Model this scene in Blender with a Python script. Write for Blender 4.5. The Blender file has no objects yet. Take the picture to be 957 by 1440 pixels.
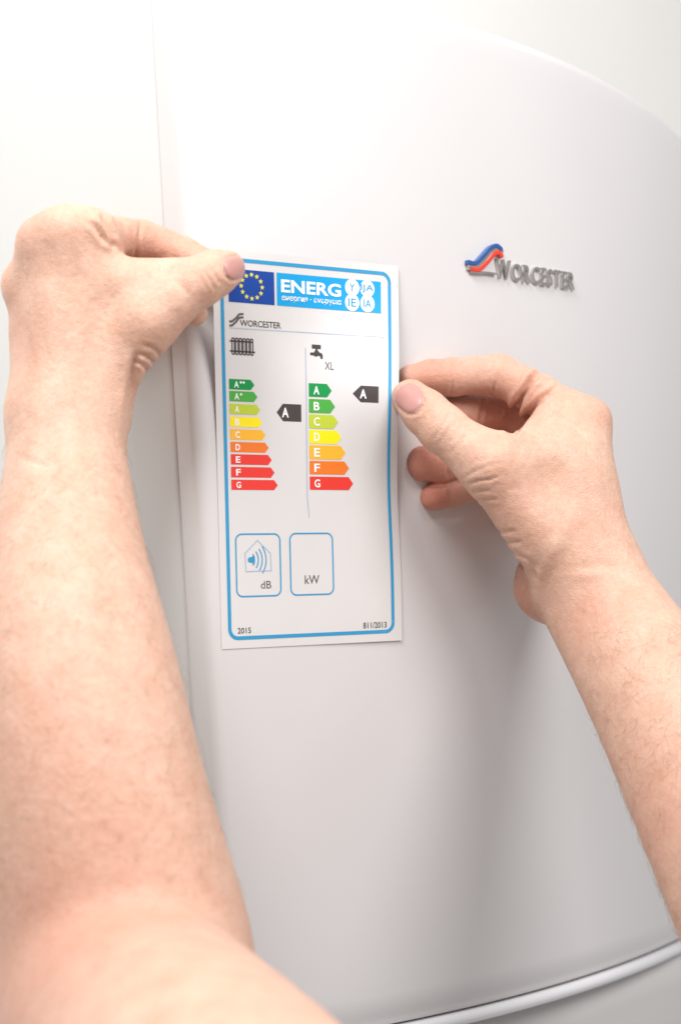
import bpy, bmesh, math, random
import numpy as np
from mathutils import Vector, Matrix
from mathutils.bvhtree import BVHTree

random.seed(7)
rng = np.random.default_rng(7)
scene = bpy.context.scene
C = scene.collection

# ------------------------------------------------------------------ camera
FPX, CX, CY = 2255.0, 478.5, 720.0            # focal length and centre in photo pixels
cam_d = bpy.data.cameras.new('camera')
cam = bpy.data.objects.new('camera', cam_d); C.objects.link(cam)
cam.location = (0, 0, 0); cam.rotation_euler = (math.radians(90), 0, 0)
cam_d.sensor_fit = 'VERTICAL'; cam_d.sensor_height = 36.0; cam_d.sensor_width = 24.0
cam_d.lens = FPX / 1440 * 36.0
cam_d.clip_start = 0.02; cam_d.clip_end = 50
cam_d.dof.use_dof = True; cam_d.dof.focus_distance = 0.845; cam_d.dof.aperture_fstop = 6.3
scene.camera = cam

# ------------------------------------------------------------------ light
world = bpy.data.worlds.new('World'); scene.world = world; world.use_nodes = True
bg = world.node_tree.nodes['Background']
bg.inputs[0].default_value = (1.0, 0.99, 0.985, 1); bg.inputs[1].default_value = 0.32

def area(name, loc, target, size, power, col):
    d = bpy.data.lights.new(name, 'AREA'); d.shape = 'DISK'; d.size = size; d.energy = power; d.color = col
    o = bpy.data.objects.new(name, d); C.objects.link(o); o.location = loc
    o.rotation_euler = (Vector(target) - Vector(loc)).to_track_quat('-Z', 'Y').to_euler()
    return o
area('ceiling_lamp', (-0.30, 0.16, 0.88), (0.0, 0.84, 0.10), 0.44, 9.6, (1.0, 0.99, 0.985))
area('room_lamp', (0.72, 0.18, 0.72), (0.10, 0.92, 0.05), 0.62, 8.0, (1.0, 0.985, 0.97))

scene.view_settings.view_transform = 'Standard'; scene.view_settings.look = 'None'
scene.view_settings.exposure = 0.38; scene.view_settings.gamma = 1.0
scene.view_settings.use_curve_mapping = False

# ------------------------------------------------------------------ helpers
def lin(c):
    return tuple(((v/255)/12.92 if v/255 <= 0.04045 else ((v/255+0.055)/1.055)**2.4) for v in c)

def P(x, y, Y):
    return np.array([(x-CX)/FPX*Y, Y, (CY-y)/FPX*Y])

def link(name, me, mat=None, parent=None, smooth=False):
    o = bpy.data.objects.new(name, me); C.objects.link(o)
    if mat is not None: me.materials.append(mat)
    if parent is not None: o.parent = parent
    if smooth:
        me.polygons.foreach_set('use_smooth', [True]*len(me.polygons))
    return o

def mesh_from(verts, faces):
    me = bpy.data.meshes.new('mesh'); me.from_pydata([tuple(v) for v in verts], [], faces); me.update(); return me

def tag(o, label=None, category=None, group=None, kind=None):
    if label: o['label'] = label
    if category: o['category'] = category
    if group: o['group'] = group
    if kind: o['kind'] = kind
    return o

def empty(name, loc=(0, 0, 0)):
    o = bpy.data.objects.new(name, None); C.objects.link(o); o.empty_display_size = 0.02
    o.location = loc
    return o

def adopt(o, parent):
    o.parent = parent
    o.matrix_parent_inverse = Matrix.Translation(-Vector(parent.location))

def pmat(name, col, rough=0.4, metal=0.0, spec=0.5, coat=0.0, coat_rough=0.1):
    m = bpy.data.materials.new(name); m.use_nodes = True
    b = m.node_tree.nodes['Principled BSDF']
    b.inputs['Base Color'].default_value = (*col, 1)
    b.inputs['Roughness'].default_value = rough; b.inputs['Metallic'].default_value = metal
    b.inputs['Specular IOR Level'].default_value = spec
    b.inputs['Coat Weight'].default_value = coat; b.inputs['Coat Roughness'].default_value = coat_rough
    return m

def add_bump(m, scale, strength, dist, detail=3.0):
    nt = m.node_tree; b = nt.nodes['Principled BSDF']
    tc = nt.nodes.new('ShaderNodeTexCoord'); n = nt.nodes.new('ShaderNodeTexNoise')
    n.inputs['Scale'].default_value = scale; n.inputs['Detail'].default_value = detail
    bp = nt.nodes.new('ShaderNodeBump'); bp.inputs['Strength'].default_value = strength; bp.inputs['Distance'].default_value = dist
    nt.links.new(tc.outputs['Object'], n.inputs['Vector']); nt.links.new(n.outputs['Fac'], bp.inputs['Height'])
    nt.links.new(bp.outputs['Normal'], b.inputs['Normal'])
    return m

def vary(m, c0, c1, scale, detail=4.0):
    nt = m.node_tree; b = nt.nodes['Principled BSDF']
    tc = nt.nodes.new('ShaderNodeTexCoord'); n = nt.nodes.new('ShaderNodeTexNoise')
    n.inputs['Scale'].default_value = scale; n.inputs['Detail'].default_value = detail
    r = nt.nodes.new('ShaderNodeValToRGB')
    r.color_ramp.elements[0].position = 0.35; r.color_ramp.elements[1].position = 0.65
    r.color_ramp.elements[0].color = (*c0, 1); r.color_ramp.elements[1].color = (*c1, 1)
    nt.links.new(tc.outputs['Object'], n.inputs['Vector']); nt.links.new(n.outputs['Fac'], r.inputs['Fac'])
    nt.links.new(r.outputs['Color'], b.inputs['Base Color'])
    return m

M = {}
M['enamel'] = add_bump(vary(pmat('white_enamel', (0.7, 0.68, 0.67), 0.30, coat=0.25, coat_rough=0.16),
                            (0.67, 0.648, 0.648), (0.685, 0.662, 0.662), 9), 260, 0.05, 0.0004)
M['casing'] = add_bump(vary(pmat('white_casing', (0.8, 0.8, 0.79), 0.35), (0.69, 0.69, 0.68), (0.705, 0.705, 0.695), 9), 260, 0.05, 0.0004)
M['fascia'] = add_bump(pmat('grey_white_fascia', (0.66, 0.64, 0.63), 0.35), 260, 0.05, 0.0004)
M['seam'] = pmat('grey_seam', (0.42, 0.42, 0.40), 0.7)
M['silver'] = pmat('silver_trim', (0.84, 0.84, 0.87), 0.2, metal=0.25, coat=0.6)
M['wall'] = add_bump(vary(pmat('painted_wall', (0.88, 0.87, 0.83), 0.85), (0.87, 0.86, 0.82), (0.89, 0.88, 0.85), 3), 120, 0.3, 0.001)
M['chrome'] = pmat('chrome_badge', (0.66, 0.63, 0.61), 0.24, metal=1.0)
M['badge_blue'] = pmat('badge_blue', lin((40, 84, 150)), 0.25, coat=0.5)
M['badge_red'] = pmat('badge_red', lin((222, 62, 44)), 0.25, coat=0.5)
M['paper'] = add_bump(vary(pmat('label_paper', (0.82, 0.80, 0.80), 0.42, coat=0.15), (0.69, 0.67, 0.665), (0.71, 0.69, 0.685), 14), 70, 0.12, 0.0006)
INK = dict(border=(46, 150, 200), flag=(14, 68, 158), cyan=(0, 160, 222), star=(235, 225, 90), white=(250, 250, 250),
           black=(62, 56, 56), line=(176, 190, 214), grey=(96, 92, 94), pointer=(70, 62, 62),
           a1=(0, 146, 70), a2=(74, 170, 66), a3=(192, 208, 58), a4=(255, 234, 0), a5=(250, 184, 44), a6=(240, 122, 34),
           a7=(232, 56, 46), house=(170, 190, 212))
def ink(k):
    key = 'ink_'+k
    if key not in M: M[key] = pmat(key, lin(INK[k]), 0.38, coat=0.15)
    return M[key]

# ------------------------------------------------------------------ boiler plan geometry
R = 0.80
TH0 = math.radians(31)
P0 = np.array([-0.018, 0.842])
CEN = P0 - R*np.array([math.sin(TH0), -math.cos(TH0)])
def plan(th, r=R): return CEN + r*np.array([math.sin(th), -math.cos(th)])
def ray_th(x, r=R):
    """plan angle and depth where the vertical plane through pixel column x meets the bowed front"""
    d = np.array([(x-CX)/FPX, 1.0])
    b = d@CEN; a = d@d; c = CEN@CEN - r*r
    t = (b - math.sqrt(b*b-a*c))/a
    q = t*d - CEN
    return math.atan2(q[0], -q[1]), t
def px_z(x, y, r=R): return (CY-y)/FPX*ray_th(x, r)[1]

def thLz(z):
    y = CY - z*FPX/0.81
    return ray_th(257 + 0.055*y)[0]
thL = thLz(0.0)
thR = ray_th(975)[0]
thC = math.radians(42)
back = np.array([-math.sin(thC), math.cos(thC)])      # into the wall
side = np.array([math.cos(thC), math.sin(thC)])       # boiler's left to right
top_px = [(540, 0), (600, 13), (650, 28), (700, 45), (757, 66), (800, 84), (830, 97), (865, 115), (900, 137), (930, 160), (957, 185), (975, 205)]
tx = np.array([ray_th(x)[0] for x, y in top_px]); tz = np.array([px_z(x, y) for x, y in top_px])
co = np.polyfit(tx-tx[0], tz, 3)
def ztop(th):
    if th < tx[0]: return tz[0] + min(0.006, (tx[0]-th)*0.06)
    return float(np.polyval(co, th-tx[0]))
bot_px = [(597, 1437), (700, 1409), (757, 1393), (850, 1362), (957, 1326)]
bz = np.array([px_z(x, y) for x, y in bot_px]); bx = np.array([ray_th(x)[0] for x, y in bot_px])
cb = np.polyfit(bx-bx[0], bz, 1)
def zbot(th): return float(np.polyval(cb, th-bx[0]))

boiler = empty('boiler', tuple(np.append(plan(thC) + 0.16*back, -0.30)))
tag(boiler, 'white wall boiler with glossy bowed front panel and silver bottom trim', 'boiler')

def profile(z):
    """plan outline of the front panel, left return to right return: list of (xy, normal, theta)"""
    out = []
    rf = 0.0085; thL = thLz(z)
    nL = np.array([math.sin(thL), -math.cos(thL)])
    cL = plan(thL) - rf*nL
    endn = -side                                        # normal after the roll
    a0 = math.atan2(nL[1], nL[0]); a1 = math.atan2(endn[1], endn[0])
    while a1 > a0: a1 -= 2*math.pi
    left = []
    for k in range(15):
        a = a0 + (a1-a0)*k/14
        n = np.array([math.cos(a), math.sin(a)]); left.append((cL + rf*n, n, thL))
    e = left[-1]
    left.append((e[0] + 0.004*back, e[1], thL)); left.append((e[0] + 0.010*back, e[1], thL))
    out += left[::-1]
    for k in range(1, 90):
        th = thL + (thR-thL)*k/90
        out.append((plan(th), np.array([math.sin(th), -math.cos(th)]), th))
    nR = np.array([math.sin(thR), -math.cos(thR)]); rr = 0.016
    cR = plan(thR) - rr*nR
    a0 = math.atan2(nR[1], nR[0]); a1 = math.atan2(side[1], side[0])
    while a1 < a0: a1 += 2*math.pi
    for k in range(11):
        a = a0 + (a1-a0)*k/10
        n = np.array([math.cos(a), math.sin(a)]); out.append((cR + rr*n, n, thR))
    out.append((out[-1][0] + 0.03*back, out[-1][1], thR))
    return out
prof = profile(0.0)
rows = []
rt = 0.007
nz = 60
for i in range(nz+1): rows.append(('v', i/nz))
for k in range(1, 9): rows.append(('f', k/8*math.pi/2))
verts = []; W = len(prof)
for kind, v in rows:
    zrow = -0.31 + 0.585*(v if kind == 'v' else 1.0)
    for xy, n, th in profile(zrow):
        zt = ztop(th); zb = zbot(th) - 0.0002
        if kind == 'v':
            z = zb + (zt-rt-zb)*v
            ins = 0.004*math.exp(-((z-zb)/0.0022)) if v < 0.03 else 0.0
        else:
            z = zt-rt+rt*math.sin(v); ins = rt*(1-math.cos(v))
        q = xy - ins*n
        verts.append((q[0], q[1], z))
for xy, n, th in profile(0.275):                                   # top return towards the wall
    q = xy - rt*n + 0.03*back
    verts.append((q[0], q[1], ztop(th)+0.0005))
nr = len(rows)+1
faces = [(i*W+j, i*W+j+1, (i+1)*W+j+1, (i+1)*W+j) for i in range(nr-1) for j in range(W-1)]
fp = link('front_panel', mesh_from(verts, faces), M['enamel'], None, True); adopt(fp, boiler)

# left side of the casing: starts 3 mm behind the rolled edge of the front panel, with an open groove between
vs = []; fs = []
cols = [(-0.006, 0.0016), (0.0008, 0.0012), (0.0010, 0.0008), (0.0019, 0.0003), (0.0034, 0.0), (0.06, 0), (0.12, 0), (0.2, 0), (0.30, 0)]
zrows = np.linspace(-0.34, 0.262, 40)
nc = len(cols); nrw = len(zrows)+4
for s_, off in cols:
    zt = 0.278 - 0.135*max(s_, 0)
    zz = [z for z in zrows if True]
    for z in zrows:
        z2 = -0.34 + (z+0.34)*(zt-0.005+0.34)/(0.262+0.34)
        e = profile(z2)[0][0]; q = e + s_*back + off*side
        vs.append((q[0], q[1], z2))
    e = profile(zt)[0][0]
    for d_, z2 in ((0.0004, zt-0.0025), (0.0016, zt-0.0007), (0.005, zt), (0.26, zt)):
        q = e + s_*back + (off+d_)*side; vs.append((q[0], q[1], z2))
for k in range(nc-1):
    for j in range(nrw-1): fs.append((nrw*(k+1)+j, nrw*k+j, nrw*k+j+1, nrw*(k+1)+j+1))
o = link('side_panel', mesh_from(vs, fs), M['casing'], None, True); adopt(o, boiler)

# rear casing behind the front panel
vs = []; fs = []
n = 40
rc_ = R - 0.034
for k in range(n+1):
    th = thL + 0.03 + (thR + 0.04 - thL - 0.03)*k/n
    nn = np.array([math.sin(th), -math.cos(th)])
    for ins_, z in ((0, -0.33), (0, 0.2355), (0.0012, 0.2388), (0.0045, 0.240)):
        q = plan(th, rc_-ins_); vs.append((q[0], q[1], z))
    q = plan(th, rc_) + 0.26*back; vs.append((q[0], q[1], 0.240))
for k in range(n):
    for j in range(4): fs.append((5*k+j, 5*(k+1)+j, 5*(k+1)+j+1, 5*k+j+1))
o = link('rear_casing', mesh_from(vs, fs), M['casing'], None, True); adopt(o, boiler)

# bottom trim: a silver half-round strip following the bow, and the recessed lower fascia
def sweep(name, sect, th0, th1, n, zf, mat, parent, rfun=None):
    vs = []; fs = []; m = len(sect)
    for k in range(n+1):
        th = th0 + (th1-th0)*k/n
        for (dr, dz) in sect:
            q = plan(th, (rfun(th) if rfun else R)+dr); vs.append((q[0], q[1], zf(th)+dz))
    for k in range(n):
        for j in range(m):
            fs.append((k*m+j, (k+1)*m+j, (k+1)*m+(j+1) % m, k*m+(j+1) % m))
    fs.append(tuple(range(m))[::-1]); fs.append(tuple(n*m+j for j in range(m)))
    o = link(name, mesh_from(vs, fs), mat, None, True); adopt(o, parent); return o
sect = []
for k in range(13):
    a = math.radians(90 - 180*k/12)
    sect.append((-0.001 + 0.0036*math.cos(a), -0.0044 + 0.0036*math.sin(a)))
sect += [(-0.012, -0.010), (-0.012, -0.0016)]
sweep('trim_strip', sect, thL-0.01, thR+0.012, 80, zbot, M['silver'], boiler)
sect = [(0, -0.0105), (0.0004, -0.03), (0.0004, -0.07), (-0.002, -0.085), (-0.03, -0.09), (-0.03, -0.0105)]
sweep('lower_fascia', sect, thL, thR, 80, zbot, M['fascia'], boiler, lambda th: R-0.002-0.013*max(0.0, min(1.4, (thR-th)/0.22)))
# dark groove between the front panel and the trim
sect = [(-0.006, 0.004), (-0.006, -0.006), (-0.02, -0.006), (-0.02, 0.004)]
sweep('trim_groove', sect, thL, thR, 60, zbot, M['seam'], boiler)

# wall
wc = plan(thC) + 0.345*back
vs = []
for a, z in ((-2, -1.2), (2, -1.2), (2, 1.4), (-2, 1.4)):
    q = wc + a*side; vs.append((q[0], q[1], z))
wall = link('wall', mesh_from(vs, [(0, 1, 2, 3)]), M['wall']); tag(wall, kind='structure')

# ------------------------------------------------------------------ badge on the front panel
badge = empty('brand_badge', tuple(np.append(plan(ray_th(730)[0]), px_z(730, 390))))
tag(badge, 'raised chrome lettering badge with blue and red wave emblem on the white panel', 'badge')
thB = ray_th(694)[0]
BZ = px_z(694, 392)
def badge_map(u, v, h):
    """u metres along the panel from the foot of the W, v metres up, h metres proud"""
    th = thB + u/R
    q = plan(th, R+h); return (q[0], q[1], BZ + v + 0.0*u)

def text_mesh(s, offset=0.0, extrude=0.0, res=3, space=1.0):
    cu = bpy.data.curves.new('lettering', 'FONT'); cu.body = s; cu.offset = offset; cu.extrude = extrude
    cu.resolution_u = res; cu.space_character = space
    o = bpy.data.objects.new('lettering', cu); C.objects.link(o)
    bpy.context.view_layer.update()
    me = bpy.data.meshes.new_from_object(o.evaluated_get(bpy.context.evaluated_depsgraph_get()))
    bpy.data.objects.remove(o); bpy.data.curves.remove(cu)
    return me
def npverts(me):
    a = np.empty(len(me.vertices)*3); me.vertices.foreach_get('co', a); return a.reshape(-1, 3)

bw = ray_th(804)[0]*R - thB*R                       # lettering width along the panel
LET_H = 0.0102
cur = 0.0
full = [npverts(text_mesh(c, 0.016)) for c in 'WORCESTER']
wid = [a[:, 0].max()-a[:, 0].min() for a in full]; gap = 0.10
tot = sum(wid) + gap*8
for c, wd in zip('WORCESTER', wid):
    me = text_mesh(c, 0.016, extrude=0.5)
    v = npverts(me)
    x = (v[:, 0]-v[:, 0].min() + cur)/tot*bw
    y = (v[:, 1]-v[:, 1].min())/(v[:, 1].max()-v[:, 1].min())*LET_H
    if c == 'W': y = y*1.12
    h = (v[:, 2]+0.5)*0.0018 + 0.0001
    co_ = np.array([badge_map(a, b, d) for a, b, d in zip(x, y, h)])
    me.vertices.foreach_set('co', co_.ravel()); me.update()
    o = link('letter', me, M['chrome']); adopt(o, badge)
    cur += wd + gap

def ribbon(name, pts, half, h0, h1, mat, mapper, parent, n=40):
    """a raised ribbon along a smooth path in (u, v)"""
    p = np.array(pts); t = np.linspace(0, 1, len(p)); tt = np.linspace(0, 1, n)
    # catmull-rom
    def cr(i, f):
        a = p[max(i-1, 0)]; b = p[i]; c = p[min(i+1, len(p)-1)]; d = p[min(i+2, len(p)-1)]
        return 0.5*((2*b)+(-a+c)*f+(2*a-5*b+4*c-d)*f*f+(-a+3*b-3*c+d)*f**3)
    path = []
    for s in tt:
        g = s*(len(p)-1); i = min(int(g), len(p)-2); path.append(cr(i, g-i))
    path = np.array(path); d = np.gradient(path, axis=0); d /= np.linalg.norm(d, axis=1)[:, None]
    nn = np.stack([-d[:, 1], d[:, 0]], 1)
    vs = []; fs = []
    for k in range(n):
        w = half*(1.0 if 0 < k < n-1 else 0.8)
        for sgn, h in ((-1, h0), (-1, h1), (-0.6, h1+0.0003), (0.6, h1+0.0003), (1, h1), (1, h0)):
            q = path[k] + nn[k]*w*sgn; vs.append(mapper(q[0], q[1], h))
    for k in range(n-1):
        for j in range(5): fs.append((6*k+j, 6*k+j+1, 6*(k+1)+j+1, 6*(k+1)+j))
    fs.append((0, 1, 2, 3, 4, 5)[::-1]); fs.append(tuple(6*(n-1)+j for j in range(6)))
    o = link(name, mesh_from(vs, fs), mat); adopt(o, parent); return o
def badge_uv(x, y):
    th, Y = ray_th(x); return ((th-thB)*R, (CY-y)/FPX*Y - BZ)
# emblem outlines, in pixels of the photograph
wave_b = [badge_uv(*q) for q in ((653, 369), (664, 371), (674, 362), (685, 350), (694, 346.5), (701, 352))]
wave_r = [badge_uv(*q) for q in ((658, 378), (668, 380), (680, 370), (690, 358), (697, 356), (702, 362))]
wave_c = [badge_uv(*q) for q in ((655, 374), (666, 376), (677, 366.5), (687.5, 354.5), (695.5, 351), (702, 357.5))]
ribbon('emblem_wave', wave_b, 0.0013, 0.0, 0.0026, M['badge_blue'], badge_map, badge)
ribbon('emblem_wave', wave_r, 0.0013, 0.0, 0.0026, M['badge_red'], badge_map, badge)
ribbon('emblem_core', wave_c, 0.0023, 0.0, 0.0021, M['chrome'], badge_map, badge)
foot = [badge_uv(*q) for q in ((659, 383), (670, 384), (682, 384), (694, 386))]
ribbon('emblem_foot', foot, 0.0006, 0.0, 0.0022, M['chrome'], badge_map, badge, 16)

# ------------------------------------------------------------------ energy label
quad = [(311, 363.5), (547, 385.5), (552.5, 887.5), (323.5, 898)]
LW, LH = 105.0, 200.0
src = [(0, 0), (LW, 0), (LW, LH), (0, LH)]
A = []; bb = []
for (u, v), (x, y) in zip(src, quad):
    A.append([u, v, 1, 0, 0, 0, -u*x, -v*x]); bb.append(x)
    A.append([0, 0, 0, u, v, 1, -u*y, -v*y]); bb.append(y)
H = np.append(np.linalg.solve(np.array(A, float), np.array(bb, float)), 1).reshape(3, 3)
Hi = np.linalg.inv(H)
def L2px(u, v):
    q = H@np.array([u, v, 1.0]); x, y = q[0]/q[2], q[1]/q[2]
    s, t = u/LW, v/LH
    x += -4.0*math.exp(-((t-0.56)/0.2)**2)*max(0, s)**2
    return x, y
def px2L(x, y):
    q = Hi@np.array([x, y, 1.0]); return q[0]/q[2], q[1]/q[2]
def lift(u, v):
    s, t = u/LW, v/LH
    h = 0.00035 + 0.0185*math.exp(-((s+0.05)/0.55)**2-((t+0.02)/0.24)**2)
    h += 0.0150*math.exp(-((s-1.08)/0.50)**2-((t-0.33)/0.20)**2)
    h += 0.0008*math.exp(-((s-1.0)/0.4)**2-((t-1.0)/0.2)**2)
    return h
def label_map(u, v, h=0.0):
    x, y = L2px(u, v)
    r = R + lift(u, v) + h
    d = np.array([(x-CX)/FPX, 1.0]); b = d@CEN; a = d@d; c = CEN@CEN - r*r
    disc = b*b-a*c
    t = (b-math.sqrt(max(disc, 0)))/a
    return (t*d[0], t, (CY-y)/FPX*t)
label = empty('energy_label', label_map(LW/2, LH))
tag(label, 'white paper energy rating label with blue border and coloured arrows held by both hands', 'label')
U0, U1, V0, V1 = -5.2, LW+6.0, -5.0, LH+5.6
nu, nv = 56, 100
vs = [label_map(U0+(U1-U0)*i/nu, V0+(V1-V0)*j/nv) for j in range(nv+1) for i in range(nu+1)]
fs = [(j*(nu+1)+i, (j+1)*(nu+1)+i, (j+1)*(nu+1)+i+1, j*(nu+1)+i+1) for j in range(nv) for i in range(nu)]
paper = link('paper_sheet', mesh_from(vs, fs), M['paper'], None, True); adopt(paper, label)
sm = paper.modifiers.new('thickness', 'SOLIDIFY'); sm.thickness = 0.00012; sm.offset = -1
es = paper.modifiers.new('edges', 'EDGE_SPLIT'); es.split_angle = math.radians(40)

INKH = 0.00014
def finish_print(name, bm, mat, layer=1, parent=None, part_label=None, fine=4.0):
    bmesh.ops.triangulate(bm, faces=bm.faces[:])
    xs = [v.co.x for v in bm.verts]; ys = [v.co.y for v in bm.verts]
    for axis, lo, hi in ((0, min(xs), max(xs)), (1, min(ys), max(ys))):
        k = math.floor(lo/fine)+1
        while k*fine < hi:
            pc = Vector((k*fine if axis == 0 else 0, k*fine if axis == 1 else 0, 0)); pn = Vector((1, 0, 0) if axis == 0 else (0, 1, 0))
            bmesh.ops.bisect_plane(bm, geom=bm.verts[:]+bm.edges[:]+bm.faces[:], plane_co=pc, plane_no=pn)
            k += 1
    for v in bm.verts: v.co = label_map(v.co.x, v.co.y, INKH*layer)
    bmesh.ops.recalc_face_normals(bm, faces=bm.faces[:])
    me = bpy.data.meshes.new('print'); bm.to_mesh(me); bm.free()
    o = link(name, me, mat, None, True); adopt(o, parent or label)
    if parent is not None and parent is not label:
        o.parent = parent; o.matrix_parent_inverse = Matrix.Identity(4)
    if part_label: o['label'] = part_label
    return o
def poly_bm(pts, bm=None):
    bm = bm or bmesh.new()
    bm.faces.new([bm.verts.new((x, y, 0)) for x, y in pts]); return bm
def stroke_bm(pts, w, bm=None, closed=False):
    """flat line of width w with mitred joins"""
    bm = bm or bmesh.new(); p = [np.array(q, float) for q in pts]; n = len(p); Lr = []
    for i in range(n):
        a = p[i-1] if (i > 0 or closed) else p[i]; c = p[(i+1) % n] if (i < n-1 or closed) else p[i]
        d1 = p[i]-a; d2 = c-p[i]
        d1 = d1/np.linalg.norm(d1) if np.linalg.norm(d1) > 1e-9 else None
        d2 = d2/np.linalg.norm(d2) if np.linalg.norm(d2) > 1e-9 else None
        if d1 is None: d1 = d2
        if d2 is None: d2 = d1
        m = np.array([-(d1+d2)[1], (d1+d2)[0]]); m /= np.linalg.norm(m)
        k = max(0.4, m@np.array([-d1[1], d1[0]]))
        Lr.append((p[i]+m*w/2/k, p[i]-m*w/2/k))
    V = [(bm.verts.new((*a, 0)), bm.verts.new((*b, 0))) for a, b in Lr]
    for i in range(n if closed else n-1):
        a, b = V[i], V[(i+1) % n]; bm.faces.new((a[0], b[0], b[1], a[1]))
    return bm
def rrect(x0, y0, x1, y1, r, n=8):
    out = []
    for cx, cy, a0 in ((x1-r, y0+r, -90), (x1-r, y1-r, 0), (x0+r, y1-r, 90), (x0+r, y0+r, 180)):
        for k in range(n+1):
            a = math.radians(a0+90*k/n); out.append((cx+r*math.cos(a), cy+r*math.sin(a)))
    return out
def circle(cx, cy, r, n=28): return [(cx+r*math.cos(2*math.pi*k/n), cy+r*math.sin(2*math.pi*k/n)) for k in range(n)]
def text_print(s, x0, y0, x1, y1, mat, layer=2, bold=0.0, parent=None, name='lettering', space=1.0, shear=0.0):
    """text fitted into the box; y grows downwards on the label"""
    me = text_mesh(s, bold, space=space); v = npverts(me)
    mn = v.min(0); mx = v.max(0)
    bm = bmesh.new(); bm.from_mesh(me); bpy.data.meshes.remove(me)
    for w in bm.verts:
        a = (w.co.x-mn[0])/(mx[0]-mn[0]); b = (w.co.y-mn[1])/(mx[1]-mn[1])
        w.co = (x0+(x1-x0)*a, y1+(y0-y1)*b + shear*(x1-x0)*a, 0)
    return finish_print(name, bm, mat, layer, parent)

def cropL(x0, y0, sc):
    return lambda x, y: px2L(x0+x/sc, y0+y/sc)
K1 = cropL(310, 360, 3.828); K2 = cropL(310, 460, 3.9875); K4 = cropL(290, 620, 3.3)

# border
finish_print('border_line', stroke_bm(rrect(0, 0, LW, LH, 5.0), 2.0, closed=True), ink('border'))
# header: flag and title band
fy0, fy1 = K1(290, 88)[1], K1(290, 265)[1]
fx0, fx1 = K1(45, 243)[0], K1(290, 200)[0]
flag = finish_print('flag_panel', poly_bm([(fx0, fy0), (fx1, fy0), (fx1, fy1), (fx0, fy1)]), ink('flag'))
fcx, fcy = K1(168, 165)
fr = (fy1-fy0)*0.36
for k in range(12):
    a = 2*math.pi*k/12; sx, sy = fcx+fr*1.02*math.sin(a), fcy-fr*math.cos(a); pts = []
    for j in range(10):
        rr = 1.45 if j % 2 == 0 else 0.62
        pts.append((sx+rr*math.sin(math.pi*j/5), sy-rr*math.cos(math.pi*j/5)))
    finish_print('star', poly_bm(pts), ink('star'), 2, flag)
ex0, ex1 = K1(303, 180)[0], K1(862, 200)[0]
band = finish_print('title_band', poly_bm([(ex0, fy0), (ex1, fy0), (ex1, fy1), (ex0, fy1)]), ink('cyan'))
t0 = K1(325, 125); t1 = K1(648, 222)
text_print('ENERG', t0[0], K1(486, 138)[1], t1[0], K1(486, 208)[1], ink('white'), 2, 0.028, band)
s0 = K1(330, 235); s1 = K1(650, 250)
text_print('енергия · ενεργεια', s0[0], K1(490, 226)[1], s1[0], K1(490, 258)[1], ink('white'), 2, 0.012, band)
for (cx, cy, tx_) in ((708, 170, 'Y'), (789, 176, 'IJA'), (708, 250, 'IE'), (790, 256, 'IA')):
    u, v = K1(cx, cy)
    cdot = finish_print('disc', poly_bm(circle(u, v, (K1(cx+38, cy)[0]-u))), ink('white'), 2, band)
    wv = {1: 1.7, 2: 2.6, 3: 4.2}[len(tx_)]
    text_print(tx_, u-wv, v-2.2, u+wv, v+2.2, ink('border'), 3, 0.01, band)
# maker's line
a = K1(105, 347); b = K1(325, 395)
text_print('WORCESTER', a[0], K1(215, 347)[1]+0.3, b[0], K1(215, 390)[1]-0.6, ink('black'), 1, 0.006, space=0.95)
for off in (0, 1):
    pts = [K1(*q) for q in ((48, 352+off*22), (62, 352+off*22), (85, 333+off*20), (100, 314+off*18), (124, 312+off*18))]
    finish_print('emblem_stroke', stroke_bm(pts, 1.1), ink('grey'))
finish_print('rule_line', stroke_bm([px2L(323, 461), px2L(540, 474)], 0.42), ink('line'))
finish_print('rule_line', stroke_bm([px2L(429.5, 489), px2L(431, 560), px2L(433, 700), px2L(435.5, 728)], 0.55), ink('line'))
# radiator pictogram
r0 = K2(57, 60); r1 = K2(183, 158)
bm = bmesh.new()
for k in range(6):
    x = r0[0] + (r1[0]-r0[0])*(k+0.35)/6
    w = (r1[0]-r0[0])/6*0.62
    stroke_bm(rrect(x, r0[1], x+w, r1[1], w*0.3, 3), 0.62, bm, True)
stroke_bm([(r0[0]-0.6, r0[1]+1.6), (r1[0]+0.2, r0[1]+1.6)], 0.75, bm)
stroke_bm([(r0[0]-0.6, r1[1]-1.6), (r1[0]+1.2, r1[1]-1.6)], 0.75, bm)
finish_print('radiator_pictogram', bm, ink('black'))
# tap pictogram
bm = bmesh.new()
stroke_bm([K2(512, 108), K2(562, 112)], 2.2, bm)
stroke_bm([K2(538, 112), K2(538, 132)], 1.3, bm)
poly_bm([K2(*q) for q in ((503, 142), (524, 142), (530, 130), (546, 131), (554, 142), (566, 146), (573, 156), (573, 178), (560, 177), (559, 164), (548, 160), (540, 165), (528, 164), (522, 158), (503, 157))], bm)
finish_print('tap_pictogram', bm, ink('black'))
a = K2(585, 194); b = K2(635, 240)
text_print('XL', a[0], a[1], b[0], b[1], ink('grey'), 1, 0.0)

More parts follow.
